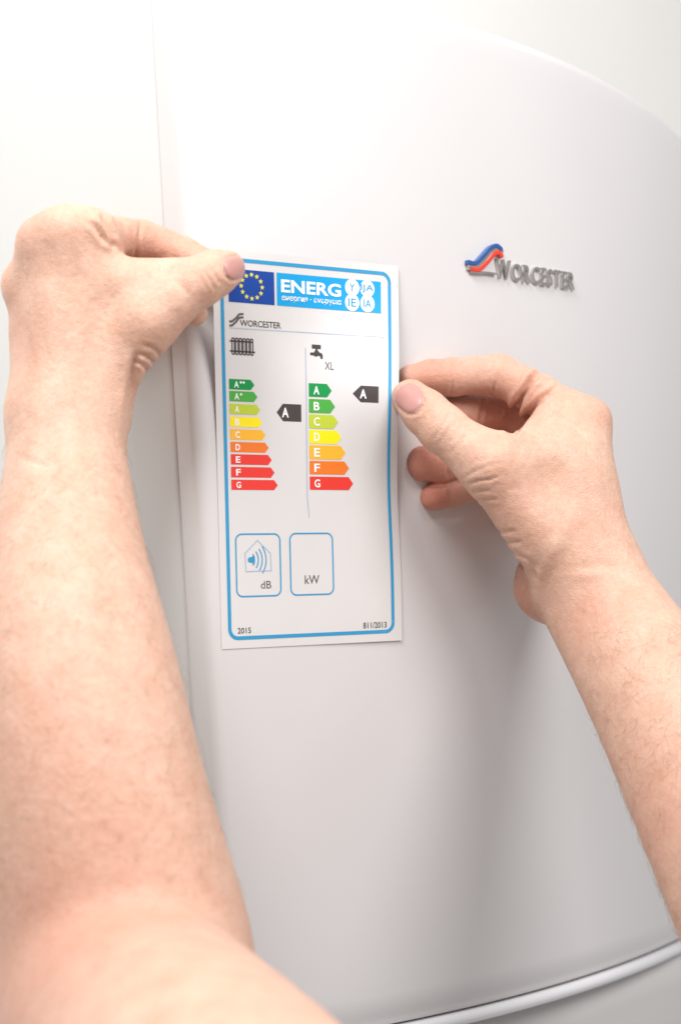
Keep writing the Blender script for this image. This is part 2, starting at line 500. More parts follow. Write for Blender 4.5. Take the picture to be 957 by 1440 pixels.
def arrow(name, x0, x1, y0, y1, mat, letter, bold=0.02):
    h = y1-y0; tip = min(h*0.42, 3.2)
    o = finish_print(name, poly_bm([(x0, y0), (x1-tip, y0), (x1, (y0+y1)/2), (x1-tip, y1), (x0, y1)]), mat)
    lw_ = (y1-y0)*0.62
    main = letter[0]
    text_print(main, x0+3.0, y0+h*0.2, x0+3.0+lw_*0.82, y1-h*0.18, ink('white'), 2, bold, o)
    for j in range(len(letter)-1):
        cx = x0+3.0+lw_*0.95+j*1.75+0.8; cy = y0+h*0.30
        bm = stroke_bm([(cx-0.75, cy), (cx+0.75, cy)], 0.5); stroke_bm([(cx, cy-0.75), (cx, cy+0.75)], 0.5, bm)
        finish_print('plus_sign', bm, ink('white'), 2, o)
    return o
lx0 = K2(55, 600)[0]
tips = [190, 207, 222, 234, 253, 271, 288, 304, 322]; ytop = [290, 357, 430, 502, 572, 643, 712, 783, 855]; ybot = [348, 415, 487, 558, 630, 700, 770, 842, 912]
for tp, ya, yb, c, s in zip(tips, ytop, ybot, ['a1', 'a2', 'a3', 'a4', 'a5', 'a6', 'a7', 'a7', 'a7'], ['A++', 'A+', 'A', 'B', 'C', 'D', 'E', 'F', 'G']):
    q0 = K2(56, ya); q1 = K2(tp, (ya+yb)/2); q2 = K2(56, yb)
    arrow('rating_arrow', lx0, q1[0], q0[1], q2[1], ink(c), s)
rx0 = K2(500, 600)[0]
tips = [624, 644, 663, 682, 707, 728, 752]; ytop = [315, 403, 490, 577, 662, 750, 838]; ybot = [390, 480, 567, 652, 740, 825, 912]
for tp, ya, yb, c, s in zip(tips, ytop, ybot, ['a1', 'a2', 'a3', 'a4', 'a5', 'a6', 'a7'], 'ABCDEFG'):
    q0 = K2(520, ya); q1 = K2(tp, (ya+yb)/2); q2 = K2(520, yb)
    arrow('rating_arrow', rx0, q1[0], q0[1], q2[1], ink(c), s)
for (xt, xb, xr, ya, yb) in ((316, 350, 453, 430, 527), (743, 788, 888, 328, 420)):
    t_ = K2(xt, (ya+yb)/2); b0 = K2(xb, ya); b1 = K2(xb, yb); c0 = K2(xr, ya)
    o = finish_print('rating_pointer', poly_bm([(t_[0], (b0[1]+b1[1])/2), (b0[0], b0[1]), (c0[0], b0[1]), (c0[0], b1[1]), (b0[0], b1[1])]), ink('pointer'))
    q = K2(xb-4, ya); q2 = K2(xb+34, yb)
    hh = b1[1]-b0[1]
    text_print('A', q[0]-0.2, b0[1]+hh*0.22, q2[0], b1[1]-hh*0.22, ink('white'), 2, 0.03, o)
# lower boxes
def box_line(name, p0, p1):
    return finish_print(name, stroke_bm(rrect(p0[0], p0[1], p1[0], p1[1], 3.6), 0.8, closed=True), ink('border'))
b0 = K4(136, 433); b1 = K4(347, 717)
box_line('noise_box', b0, b1)
house = [K4(*q) for q in ((237, 461), (298, 521), (302, 602), (185, 606), (180, 521))]
finish_print('house_outline', stroke_bm(house, 0.55, closed=True), ink('house'))
bm = poly_bm(circle(*K4(204, 552), 1.5, 14)); u, v = K4(204, 552)
poly_bm([(u, v-1.2), (u+2.6, v-2.5), (u+2.6, v+2.5), (u, v+1.2)], bm)
for rr in (5.2, 7.6, 10.0, 12.4):
    stroke_bm([(u-2.6+rr*math.cos(math.radians(a)), v+rr*math.sin(math.radians(a))) for a in range(-36, 37, 6)], 0.62, bm)
finish_print('sound_waves', bm, ink('border'))
a = K4(253, 650); b = K4(302, 684); text_print('dB', a[0], a[1], b[0], b[1], ink('grey'), 1, 0.0)
box_line('power_box', K4(388, 430), K4(591, 710))
a = K4(457, 624); b = K4(525, 662); text_print('kW', a[0], a[1], b[0], b[1], ink('grey'), 1, 0.004)
a = K4(146, 868); b = K4(208, 892); text_print('2015', a[0], a[1], b[0], b[1], ink('black'), 1, 0.006)
a = K4(728, 842); b = K4(836, 866); text_print('811/2013', a[0], a[1]+0.1, b[0], b[1], ink('black'), 1, 0.006)

# ------------------------------------------------------------------ hands and arms: one continuous surface per arm
def J(x, y, Y, r): return (P(x, y, Y), r*Y/FPX)
def cone(a, b, flat=None):
    return (a[0], b[0], a[1], b[1], flat)
def sd_cone(p, c):
    a, b, r1, r2, flat = c
    ba = b-a; pa = p-a
    t = np.clip((pa@ba)/(ba@ba), 0, 1)
    d = pa - t[:, None]*ba
    r = r1+(r2-r1)*t
    if flat is None: return np.sqrt((d*d).sum(1)) - r
    ax_, f = flat
    k = d@ax_
    d = d + (k*(1/f-1))[:, None]*ax_
    return (np.sqrt((d*d).sum(1)) - r)*(0.5+0.5*f)
def smin(a, b, k):
    h = np.maximum(k-np.abs(a-b), 0)/k
    return np.minimum(a, b)-h*h*k*0.25
def chain(js, flat=None): return [cone(js[i], js[i+1], flat) for i in range(len(js)-1)]
class Arm:
    def __init__(self): self.body = []; self.limbs = []; self.long = []
    def sdf(self, p):
        d = None
        for c, k in self.body:
            e = sd_cone(p, c); d = e if d is None else smin(d, e, k)
        for cs, kin, kout in self.long:
            l = None
            for c in cs:
                e = sd_cone(p, c); l = e if l is None else smin(l, e, kin)
            d = smin(d, l, kout)
        out = d
        for cs, kin, kout in self.limbs:
            l = None
            for c in cs:
                e = sd_cone(p, c); l = e if l is None else smin(l, e, kin)
            out = np.minimum(out, smin(d, l, kout))
        return out
    def bounds(self):
        lo = np.full(3, 9.); hi = np.full(3, -9.)
        for c in [c for c, k in self.body]+[c for cs, a, b in self.limbs+self.long for c in cs]:
            for q, r in ((c[0], c[2]), (c[1], c[3])):
                lo = np.minimum(lo, q-r); hi = np.maximum(hi, q+r)
        return lo-0.012, hi+0.012

def surface_nets(arm, h, B=8):
    lo, hi = arm.bounds()
    nb = np.ceil((hi-lo)/(h*B)).astype(int)
    n = nb*B+1
    cc = np.stack(np.meshgrid(*[np.arange(k) for k in nb], indexing='ij'), -1).reshape(-1, 3)
    ctr = lo+(cc+0.5)*h*B
    d = arm.sdf(ctr)
    act = np.abs(d) < h*B*1.35
    F = np.full(n, 1.0, np.float32)
    for c in cc[(~act) & (d < 0)]:
        F[c[0]*B:c[0]*B+B+1, c[1]*B:c[1]*B+B+1, c[2]*B:c[2]*B+B+1] = -1.0
    g = np.stack(np.meshgrid(*[np.arange(B+1)]*3, indexing='ij'), -1).reshape(-1, 3)
    A_ = cc[act]
    for s in range(0, len(A_), 400):
        blk = A_[s:s+400]
        idx = (blk[:, None, :]*B+g[None]).reshape(-1, 3)
        F[idx[:, 0], idx[:, 1], idx[:, 2]] = arm.sdf(lo+idx*h)
    I = F < 0
    cnt = np.zeros(n-1, np.int8)
    offs = [(a, b, c) for a in (0, 1) for b in (0, 1) for c in (0, 1)]
    for a, b, c in offs: cnt += I[a:a+n[0]-1, b:b+n[1]-1, c:c+n[2]-1]
    cells = np.argwhere((cnt > 0) & (cnt < 8)); del cnt
    acc = np.zeros((len(cells), 3)); num = np.zeros(len(cells))
    val = {o: F[cells[:, 0]+o[0], cells[:, 1]+o[1], cells[:, 2]+o[2]].astype(float) for o in offs}
    for o in offs:
        for axx in range(3):
            if o[axx] == 0:
                o2 = list(o); o2[axx] = 1; o2 = tuple(o2)
                f0, f1 = val[o], val[o2]; m = (f0 < 0) != (f1 < 0)
                t = np.where(m, f0/np.where(m, f0-f1, 1), 0)
                q = np.tile(np.array(o, float), (len(cells), 1)); q[:, axx] = t
                acc += q*m[:, None]; num += m
    V = lo+(cells+acc/num[:, None])*h
    ID = np.full(n-1, -1, np.int32); ID[cells[:, 0], cells[:, 1], cells[:, 2]] = np.arange(len(cells))
    quads = []
    for axx in range(3):
        sl0 = [slice(None)]*3; sl1 = [slice(None)]*3; sl0[axx] = slice(0, -1); sl1[axx] = slice(1, None)
        a0 = I[tuple(sl0)]; a1 = I[tuple(sl1)]
        e = np.argwhere(a0 != a1); e = e[(e[:, (axx+1) % 3] > 0) & (e[:, (axx+2) % 3] > 0)]
        up = a0[e[:, 0], e[:, 1], e[:, 2]]
        b1, b2 = (axx+1) % 3, (axx+2) % 3
        def cid(o1, o2):
            q = e.copy(); q[:, b1] -= o1; q[:, b2] -= o2; return ID[q[:, 0], q[:, 1], q[:, 2]]
        Q = np.stack([cid(1, 1), cid(0, 1), cid(0, 0), cid(1, 0)], 1)
        Q[~up] = Q[~up][:, ::-1]
        quads.append(Q)
    Q = np.concatenate(quads); Q = Q[(Q >= 0).all(1)]
    return V, Q

def relax(V, Q, it, lam=0.5):
    e = np.concatenate([Q[:, [0, 1]], Q[:, [1, 2]], Q[:, [2, 3]], Q[:, [3, 0]]])
    for _ in range(it):
        s = np.zeros_like(V); w = np.zeros(len(V))
        for a, b in ((0, 1), (1, 0)):
            for k in range(3): s[:, k] += np.bincount(e[:, a], V[e[:, b], k], len(V))
            w += np.bincount(e[:, a], minlength=len(V))
        V = V+lam*(s/np.maximum(w, 1)[:, None]-V)
    return V
def normals(V, Q):
    fn = np.cross(V[Q[:, 2]]-V[Q[:, 0]], V[Q[:, 3]]-V[Q[:, 1]]); N = np.zeros_like(V)
    for c in range(4):
        for k in range(3): N[:, k] += np.bincount(Q[:, c], fn[:, k], len(V))
    return N/np.maximum(np.linalg.norm(N, axis=1), 1e-12)[:, None]
def seg_dist(p, poly):
    """distance in pixels to a polyline, and position 0..1 along it"""
    best = np.full(len(p), 1e9); pos = np.zeros(len(p)); n = len(poly)-1
    for i in range(n):
        a = np.array(poly[i], float); b = np.array(poly[i+1], float); ba = b-a
        t = np.clip(((p-a)@ba)/(ba@ba), 0, 1); d = np.linalg.norm(p-a-t[:, None]*ba, axis=1)
        m = d < best; best[m] = d[m]; pos[m] = (i+t[m])/n
    return best, pos
def crease(V, N, poly, depth, width, ymax, ymin=0.0, bulge=0.35):
    px = np.stack([CX+FPX*V[:, 0]/V[:, 1], CY-FPX*V[:, 2]/V[:, 1]], 1)
    view = V/np.linalg.norm(V, axis=1)[:, None]
    front = np.clip(-(N*view).sum(1)*4+0.6, 0, 1)*(V[:, 1] < ymax)*(V[:, 1] > ymin)
    d, t = seg_dist(px, poly)
    fade = np.clip(np.minimum(t, 1-t)*5, 0.0, 1)**0.7
    g = -np.exp(-(d/width)**2)+bulge*np.exp(-((d-2.2*width)/(1.3*width))**2)
    return V+N*(depth*g*fade*front)[:, None]
def bump_blob(V, N, c, r, amt):
    d = np.linalg.norm(V-c[0], axis=1)/r
    return V+N*(amt*np.exp(-d*d))[:, None]

def skin_material():
    m = bpy.data.materials.new('skin'); m.use_nodes = True
    nt = m.node_tree; b = nt.nodes['Principled BSDF']; L = nt.links.new
    tc = nt.nodes.new('ShaderNodeTexCoord')
    at = nt.nodes.new('ShaderNodeAttribute'); at.attribute_name = 'flush'
    n1 = nt.nodes.new('ShaderNodeTexNoise'); n1.inputs['Scale'].default_value = 75; n1.inputs['Detail'].default_value = 5; n1.inputs['Roughness'].default_value = 0.6
    r1 = nt.nodes.new('ShaderNodeValToRGB')
    r1.color_ramp.elements[0].position = 0.22; r1.color_ramp.elements[0].color = (0.665, 0.395, 0.285, 1)
    r1.color_ramp.elements[1].position = 0.78; r1.color_ramp.elements[1].color = (0.765, 0.52, 0.405, 1)
    mx = nt.nodes.new('ShaderNodeMix'); mx.data_type = 'RGBA'
    mx.inputs['B'].default_value = (0.56, 0.20, 0.14, 1)
    L(tc.outputs['Object'], n1.inputs['Vector']); L(n1.outputs['Fac'], r1.inputs['Fac'])
    n3 = nt.nodes.new('ShaderNodeTexNoise'); n3.inputs['Scale'].default_value = 420; n3.inputs['Detail'].default_value = 3
    r3 = nt.nodes.new('ShaderNodeValToRGB')
    r3.color_ramp.elements[0].position = 0.3; r3.color_ramp.elements[0].color = (0.935, 0.90, 0.88, 1)
    r3.color_ramp.elements[1].position = 0.62; r3.color_ramp.elements[1].color = (1, 1, 1, 1)
    ml = nt.nodes.new('ShaderNodeMix'); ml.data_type = 'RGBA'; ml.blend_type = 'MULTIPLY'; ml.inputs['Factor'].default_value = 1.0
    L(tc.outputs['Object'], n3.inputs['Vector']); L(n3.outputs['Fac'], r3.inputs['Fac'])
    L(r1.outputs['Color'], ml.inputs['A']); L(r3.outputs['Color'], ml.inputs['B'])
    L(ml.outputs['Result'], mx.inputs['A']); L(at.outputs['Fac'], mx.inputs['Factor'])
    L(mx.outputs['Result'], b.inputs['Base Color'])
    b.inputs['Roughness'].default_value = 0.46; b.inputs['Specular IOR Level'].default_value = 0.35
    b.inputs['Subsurface Weight'].default_value = 0.4
    b.inputs['Subsurface Radius'].default_value = (1.0, 0.38, 0.22); b.inputs['Subsurface Scale'].default_value = 0.0032
    v = nt.nodes.new('ShaderNodeTexVoronoi'); v.inputs['Scale'].default_value = 900; v.feature = 'DISTANCE_TO_EDGE'
    n2 = nt.nodes.new('ShaderNodeTexNoise'); n2.inputs['Scale'].default_value = 230; n2.inputs['Detail'].default_value = 4
    ad = nt.nodes.new('ShaderNodeMath'); ad.operation = 'ADD'
    mu = nt.nodes.new('ShaderNodeMath'); mu.operation = 'MULTIPLY'; mu.inputs[1].default_value = 0.5
    bp = nt.nodes.new('ShaderNodeBump'); bp.inputs['Strength'].default_value = 0.8; bp.inputs['Distance'].default_value = 0.0008
    L(tc.outputs['Object'], v.inputs['Vector']); L(tc.outputs['Object'], n2.inputs['Vector'])
    L(v.outputs['Distance'], mu.inputs[0]); L(mu.outputs[0], ad.inputs[0]); L(n2.outputs['Fac'], ad.inputs[1])
    L(ad.outputs[0], bp.inputs['Height']); L(bp.outputs['Normal'], b.inputs['Normal'])
    return m
M['skin'] = skin_material()
def nail_material():
    m = pmat('nail', (0.56, 0.29, 0.26), 0.36, spec=0.4)
    b = m.node_tree.nodes['Principled BSDF']
    b.inputs['Subsurface Weight'].default_value = 0.25; b.inputs['Subsurface Radius'].default_value = (1, 0.4, 0.3); b.inputs['Subsurface Scale'].default_value = 0.002
    return m
M['nail'] = nail_material()
M['hair'] = pmat('arm_hair', (0.30, 0.17, 0.09), 0.5)

person = empty('person', (0.02, 0.36, -0.30))
tag(person, 'two bare forearms and hands reaching in to press the label onto the boiler', 'person')

def build_arm(arm, creases, blobs, flush, label_text, h=0.0012):
    V, Q = surface_nets(arm, h)
    V = relax(V, Q, 3)
    N = normals(V, Q)
    for c, r, amt in blobs: V = bump_blob(V, N, c, r, amt)
    N = normals(V, Q)
    for args in creases: V = crease(V, N, *args)
    me = bpy.data.meshes.new('arm')
    me.vertices.add(len(V)); me.vertices.foreach_set('co', V.ravel())
    me.loops.add(len(Q)*4); me.loops.foreach_set('vertex_index', Q.ravel().astype(np.int32))
    me.polygons.add(len(Q)); me.polygons.foreach_set('loop_start', np.arange(0, len(Q)*4, 4, dtype=np.int32))
    me.update(calc_edges=True); me.validate()
    f = np.zeros(len(V))
    for c, r, amt in flush:
        d = np.linalg.norm(V-c[0], axis=1)/r; f = np.maximum(f, amt*np.exp(-d*d))
    at = me.attributes.new('flush', 'FLOAT', 'POINT'); at.data.foreach_set('value', f.astype(np.float32))
    o = link('arm', me, M['skin'], None, True); adopt(o, person); o['label'] = label_text
    return o, V, Q, normals(V, Q)

# ---- left arm
w = np.array
yax = w([0., 1., 0.])
def smooth_chain(js, n=5):
    """a finer chain through the joints, with radius and position eased (Catmull-Rom)"""
    a = [np.append(p, r) for p, r in js]; out = []
    for i in range(len(a)-1):
        p0 = a[max(i-1, 0)]; p1 = a[i]; p2 = a[i+1]; p3 = a[min(i+2, len(a)-1)]
        for k in range(n):
            f = k/n
            q = 0.5*(2*p1+(-p0+p2)*f+(2*p0-5*p1+4*p2-p3)*f*f+(-p0+3*p1-3*p2+p3)*f**3)
            out.append((q[:3], q[3]))
    out.append((a[-1][:3], a[-1][3]))
    return out
def nail_creases(c, ax_, hl, hw, ymax):
    """outline of a nail in pixels, open at the free edge"""
    ax_ = np.array(ax_, float)/np.linalg.norm(ax_); lt = np.array([-ax_[1], ax_[0]]); pts = []
    for k in range(17):
        a = math.radians(35 + 290*k/16)
        ca, sa = math.cos(a), math.sin(a)
        q = np.array(c)+ax_*hl*math.copysign(abs(ca)**0.8, ca)+lt*hw*math.copysign(abs(sa)**0.8, sa)
        pts.append(tuple(q))
    return pts
def make_nail(parent, V, Q, N, c, ax_, hl, hw, label_text):
    px = np.stack([CX+FPX*V[:, 0]/V[:, 1], CY-FPX*V[:, 2]/V[:, 1]], 1)
    near = (np.abs(px-np.array(c)).max(1) < 60)
    Q = Q[near[Q].all(1)]; used = np.unique(Q); mp = np.full(len(V), -1); mp[used] = np.arange(len(used))
    V = V[used]; N = N[used]; Q = mp[Q]
    bvh = BVHTree.FromPolygons([tuple(v) for v in V], [tuple(q) for q in Q])
    ax_ = np.array(ax_, float)/np.linalg.norm(ax_); lt = np.array([-ax_[1], ax_[0]])
    nr_, na = 9, 40; vs = []; fs = []
    def hit(px):
        d = Vector(P(px[0], px[1], 1.0)).normalized()
        loc, nor, idx, dist = bvh.ray_cast(Vector((0, 0, 0)), d)
        if loc is None: return None
        n_ = Vector((0, 0, 0))
        for i in Q[idx]: n_ += Vector(N[i])
        return loc, n_.normalized()
    for i in range(nr_+1):
        rr = i/nr_
        for k in range(na):
            a = 2*math.pi*k/na; ca, sa = math.cos(a), math.sin(a)
            u = rr*math.copysign(abs(ca)**0.8, ca); v = rr*math.copysign(abs(sa)**0.8, sa)
            hN = hit(np.array(c)+ax_*hl*u+lt*hw*v)
            if hN is None:
                vs.append(vs[-na] if len(vs) >= na else (0, 0.8, 0)); continue
            loc, n_ = hN
            edge = rr**6
            off = 0.00055 - 0.0009*edge*(0.55-0.45*u)
            vs.append(tuple(loc+n_*off))
    for i in range(nr_):
        for k in range(na):
            fs.append((i*na+k, i*na+(k+1) % na, (i+1)*na+(k+1) % na, (i+1)*na+k))
    me = mesh_from(vs, fs)
    bm = bmesh.new(); bm.from_mesh(me); bmesh.ops.remove_doubles(bm, verts=bm.verts[:], dist=1e-6)
    for _ in range(3): bmesh.ops.smooth_vert(bm, verts=bm.verts[:], factor=0.4, use_axis_x=True, use_axis_y=True, use_axis_z=True)
    bm.to_mesh(me); bm.free()
    o = link('thumb_nail', me, M['nail'], None, True)
    o.parent = parent; o['label'] = label_text
    return o
def make_hair(parent, V, Q, N, count, axis_px, region, length, seed):
    """short fine hairs lying along the forearm, one joined mesh"""
    g = np.random.default_rng(seed)
    px = np.stack([CX+FPX*V[:, 0]/V[:, 1], CY-FPX*V[:, 2]/V[:, 1]], 1)
    wgt = region(px, V, N); wgt = wgt/wgt.sum()
    ids = g.choice(len(V), count, p=wgt)
    vs = []; fs = []
    for i in ids:
        p = V[i]+g.normal(0, 0.0004, 3); n_ = N[i]
        d = axis_px+g.normal(0, 0.35, 3); d -= n_*(d@n_); d /= np.linalg.norm(d)
        sd = np.cross(d, n_); L_ = length*g.uniform(0.6, 1.3); r = 0.000055
        bend = g.normal(0, 0.35)
        base = len(vs)
        for k in range(4):
            t = k/3
            q = p+d*L_*t+sd*bend*L_*t*t*0.5+n_*(0.0002+0.0011*math.sin(math.pi*t*0.8))
            rr = r*(1-0.75*t)
            for a in range(3):
                an = 2*math.pi*a/3; vs.append(q+rr*(math.cos(an)*sd+math.sin(an)*n_))
        for k in range(3):
            for a in range(3):
                fs.append((base+3*k+a, base+3*k+(a+1) % 3, base+3*k+3+(a+1) % 3, base+3*k+3+a))
    o = link('arm_hair', mesh_from(vs, fs), M['hair']); o.parent = parent; o['kind'] = 'stuff'
    return o

LA = Arm()
fa = [J(94, 600, .775, 76), J(94, 650, .767, 82), J(97, 800, .742, 109), J(110, 950, .715, 137), J(132, 1110, .695, 153), J(168, 1290, .685, 170), J(185, 1370, .680, 172)]
ua = [J(172, 1425, .665, 172), J(300, 1612, .54, 238), J(640, 2060, .37, 345)]
Lmcp = [J(127, 333, .772, 33), J(92, 330, .766, 33), J(64, 346, .771, 31), J(38, 403, .786, 27)]
Lwr = [J(116, 560, .774, 44), J(98, 560, .770, 46), J(78, 562, .772, 44), J(64, 570, .779, 42)]
for a, b in zip(Lwr, Lmcp): LA.body.append((cone(a, b), 0.014))
LA.body.append((cone(J(62, 350, .772, 29), J(40, 398, .783, 28)), 0.010))         # knuckle ridge
LA.body.append((cone(J(136, 556, .778, 38), J(210, 453, .770, 37)), 0.012))       # thumb metacarpal
LA.body.append((cone(J(150, 396, .774, 33), J(235, 394, .774, 31)), 0.012))       # web of the thumb
LA.body.append((cone(J(120, 460, .79, 48), J(165, 470, .785, 43)), 0.014))        # thenar
LA.body.append((cone(J(162, 520, .80, 34), J(150, 585, .795, 34)), 0.008))        # heel of the thumb behind the wrist
LA.body.append((cone(J(60, 480, .80, 42), J(75, 570, .795, 44)), 0.014))          # hypothenar
LA.long.append((chain(smooth_chain(fa)), 0.003, 0.016))
LA.long.append((chain(smooth_chain(ua)), 0.003, 0.010))
Lt = [J(210, 453, .768, 36), J(246, 424, .768, 33), J(282, 396, .770, 34.5), J(303, 384, .773, 32), J(319, 378, .777, 26)]
LA.limbs.append((chain(Lt), 0.003, 0.010))
LA.limbs.append((chain([Lmcp[0], J(165, 332, .788, 27), J(198, 338, .800, 28), J(230, 348, .803, 25.5), J(256, 359, .803, 25.5), J(306, 380, .800, 22)]), 0.003, 0.008))
LA.limbs.append((chain([Lmcp[1], J(150, 390, .808, 28), J(222, 430, .812, 25), J(274, 441, .797, 18)]), 0.003, 0.008))
LA.limbs.append((chain([Lmcp[2], J(108, 440, .825, 26), J(160, 470, .843, 23), J(198, 478, .843, 19)]), 0.003, 0.008))
LA.limbs.append((chain([Lmcp[3], J(66, 470, .835, 23), J(108, 505, .848, 20), J(140, 512, .848, 17)]), 0.003, 0.008))
NL = ((328, 377), (0.62, -0.25), 15, 17)
L_cre = [
    # ridges of the extensor tendons (negative depth raises)
    ([(104, 540), (118, 440), (128, 350)], -0.00035, 8, .80, 0, 0.3),
    ([(96, 545), (92, 440), (91, 345)], -0.0004, 8, .80, 0, 0.3),
    ([(80, 545), (70, 440), (63, 360)], -0.00035, 8, .80, 0, 0.3),
    ([(62, 545), (46, 470), (36, 415)], -0.0003, 8, .80, 0, 0.3),
    # a vein across the back of the hand
    ([(75, 520), (95, 480), (128, 455), (150, 415)], -0.00016, 5, .80, 0, 0.1),
    ([(60, 600), (78, 560), (80, 520)], -0.00016, 5, .80, 0, 0.1),
    # folds where the index finger leaves the web
    ([(124, 309), (136, 322), (147, 337), (160, 350)], 0.0016, 3.6, .80, 0, 0.5),
    ([(143, 302), (150, 318), (156, 334), (161, 350)], 0.0028, 3.2, .81, 0, 0.5),
    # index finger joint
    ([(198, 305), (197, 325), (194, 345), (188, 365)], 0.0011, 2.2, .83, .775, 0.15),
    # thumb joint
    ([(295, 372), (299, 382), (305, 392), (310, 400)], 0.0009, 2.0, .80, 0, 0.5),
    ([(288, 380), (293, 390), (300, 402), (303, 410)], 0.0006, 2.0, .80, 0, 0.5),
    ([(282, 386), (287, 398), (292, 410)], 0.0004, 2.0, .80, 0, 0.5),
    ([(246, 392), (258, 406), (264, 420), (262, 440)], 0.0007, 6.0, .80, 0, 0.4),
    # wrinkles at the root of the thumb
    ([(196, 497), (206, 500), (215, 507), (217, 517)], 0.0010, 2.4, .80, 0, 0.5),
    ([(200, 484), (212, 487), (222, 494), (226, 504)], 0.0007, 2.4, .80, 0, 0.5),
    ([(188, 508), (198, 510), (206, 518), (207, 528)], 0.0010, 2.6, .80, 0, 0.5),
    ([(194, 494), (188, 512), (185, 535), (182, 565), (181, 605)], 0.0020, 4.5, .80, 0, 0.4),
    # wrist
    ([(30, 575), (50, 592), (70, 600)], 0.0002, 6, .80, 0, 0.3),
    ([(22, 640), (60, 655), (95, 652)], 0.0004, 6, .80, 0, 0.3),
    (nail_creases(*NL, .80), 0.0008, 1.8, .80, 0, 0.4),
]
L_blob = [(J(42, 322, .76, 1), 0.010, 0.0016), (J(92, 306, .765, 1), 0.010, 0.0010), (J(128, 310, .765, 1), 0.009, 0.0008),
          (J(30, 470, .77, 1), 0.014, -0.0016), (J(110, 420, .76, 1), 0.016, -0.0012), (J(70, 590, .75, 1), 0.015, 0.0012),
          (J(180, 420, .765, 1), 0.014, 0.0012), (J(110, 390, .755, 1), 0.008, -0.0010), (J(76, 385, .757, 1), 0.008, -0.0010), (J(48, 400, .765, 1), 0.007, -0.0008)]
L_flush = [(J(328, 385, .780, 1), 0.013, 0.35), (J(268, 440, .825, 1), 0.02, 0.75), (J(215, 350, .80, 1), 0.02, 0.40), (J(262, 360, .82, 1), 0.022, 0.55),
           (J(45, 325, .765, 1), 0.014, 0.35), (J(18, 395, .78, 1), 0.013, 0.25), (J(28, 470, .77, 1), 0.018, 0.25), (J(262, 415, .77, 1), 0.012, 0.22),
           (J(205, 510, .79, 1), 0.014, 0.25), (J(60, 1380, .62, 1), 0.06, 0.40), (J(150, 1230, .63, 1), 0.05, 0.18), (J(40, 1050, .65, 1), 0.04, 0.2), (J(150, 340, .775, 1), 0.008, 0.4)]
left_arm, LV, LQ, LN = build_arm(LA, L_cre, L_blob, L_flush, 'left hand with thumb pressing the top corner of the label')
make_nail(left_arm, LV, LQ, LN, *NL, 'short pink nail of the left thumb')
make_hair(left_arm, LV, LQ, LN, 750, P(70, 900, .70)-P(110, 700, .75), lambda px, V, N: ((px[:, 1] > 620) & (px[:, 1] < 1250) & (N[:, 1] < 0.2))*1.0, 0.009, 3)

# ---- right arm
RA = Arm()
fa = [J(822, 812, .864, 74), J(848, 856, .857, 80), J(940, 1003, .81, 102), J(1072, 1252, .74, 132), J(1165, 1430, .70, 150)]
Rmcp = [J(819, 598, .880, 35), J(822, 632, .903, 34), J(818, 668, .922, 32), J(806, 704, .936, 29)]
Rwr = [J(836, 785, .858, 44), J(830, 795, .872, 44), J(820, 802, .886, 44), J(808, 810, .898, 42)]
for a, b in zip(Rwr, Rmcp): RA.body.append((cone(a, b), 0.010))
RA.long.append((chain(smooth_chain(fa)), 0.003, 0.014))
RA.body.append((cone(J(766, 752, .850, 52), J(688, 655, .842, 40)), 0.012))
RA.body.append((cone(J(725, 650, .848, 39), J(800, 640, .868, 43)), 0.012))
RA.body.append((cone(J(742, 640, .862, 33), J(790, 592, .874, 33)), 0.010))
RA.body.append((cone(J(800, 700, .865, 58), J(816, 786, .862, 60)), 0.014))
RA.body.append((cone(J(775, 824, .892, 54), J(790, 760, .905, 50)), 0.006))
Rt = [J(688, 655, .842, 40), J(655, 629, .844, 35), J(622, 603, .846, 34.5), J(598, 580, .850, 32), J(577, 560, .855, 27)]
RA.limbs.append((chain(Rt), 0.003, 0.010))
RA.limbs.append((chain([Rmcp[0], J(758, 556, .885, 29), J(700, 527, .890, 28.5), J(668, 528, .889, 26), J(637, 530, .886, 26.5), J(606, 530, .881, 24), J(576, 532, .874, 19)]), 0.003, 0.009))
RA.limbs.append((chain([Rmcp[1], J(722, 580, .915, 31), J(655, 582, .905, 28), J(574, 588, .886, 21)]), 0.003, 0.008))
RA.limbs.append((chain([Rmcp[2], J(738, 650, .925, 29), J(655, 652, .898, 27), J(620, 652, .889, 26.5), J(594, 652, .882, 25.5)]), 0.003, 0.008))
RA.limbs.append((chain([Rmcp[3], J(735, 690, .930, 26), J(668, 682, .904, 23), J(636, 690, .895, 22), J(608, 699, .886, 19.5)]), 0.003, 0.008))
NR = ((577, 561), (-0.62, -0.72), 21.5, 20)
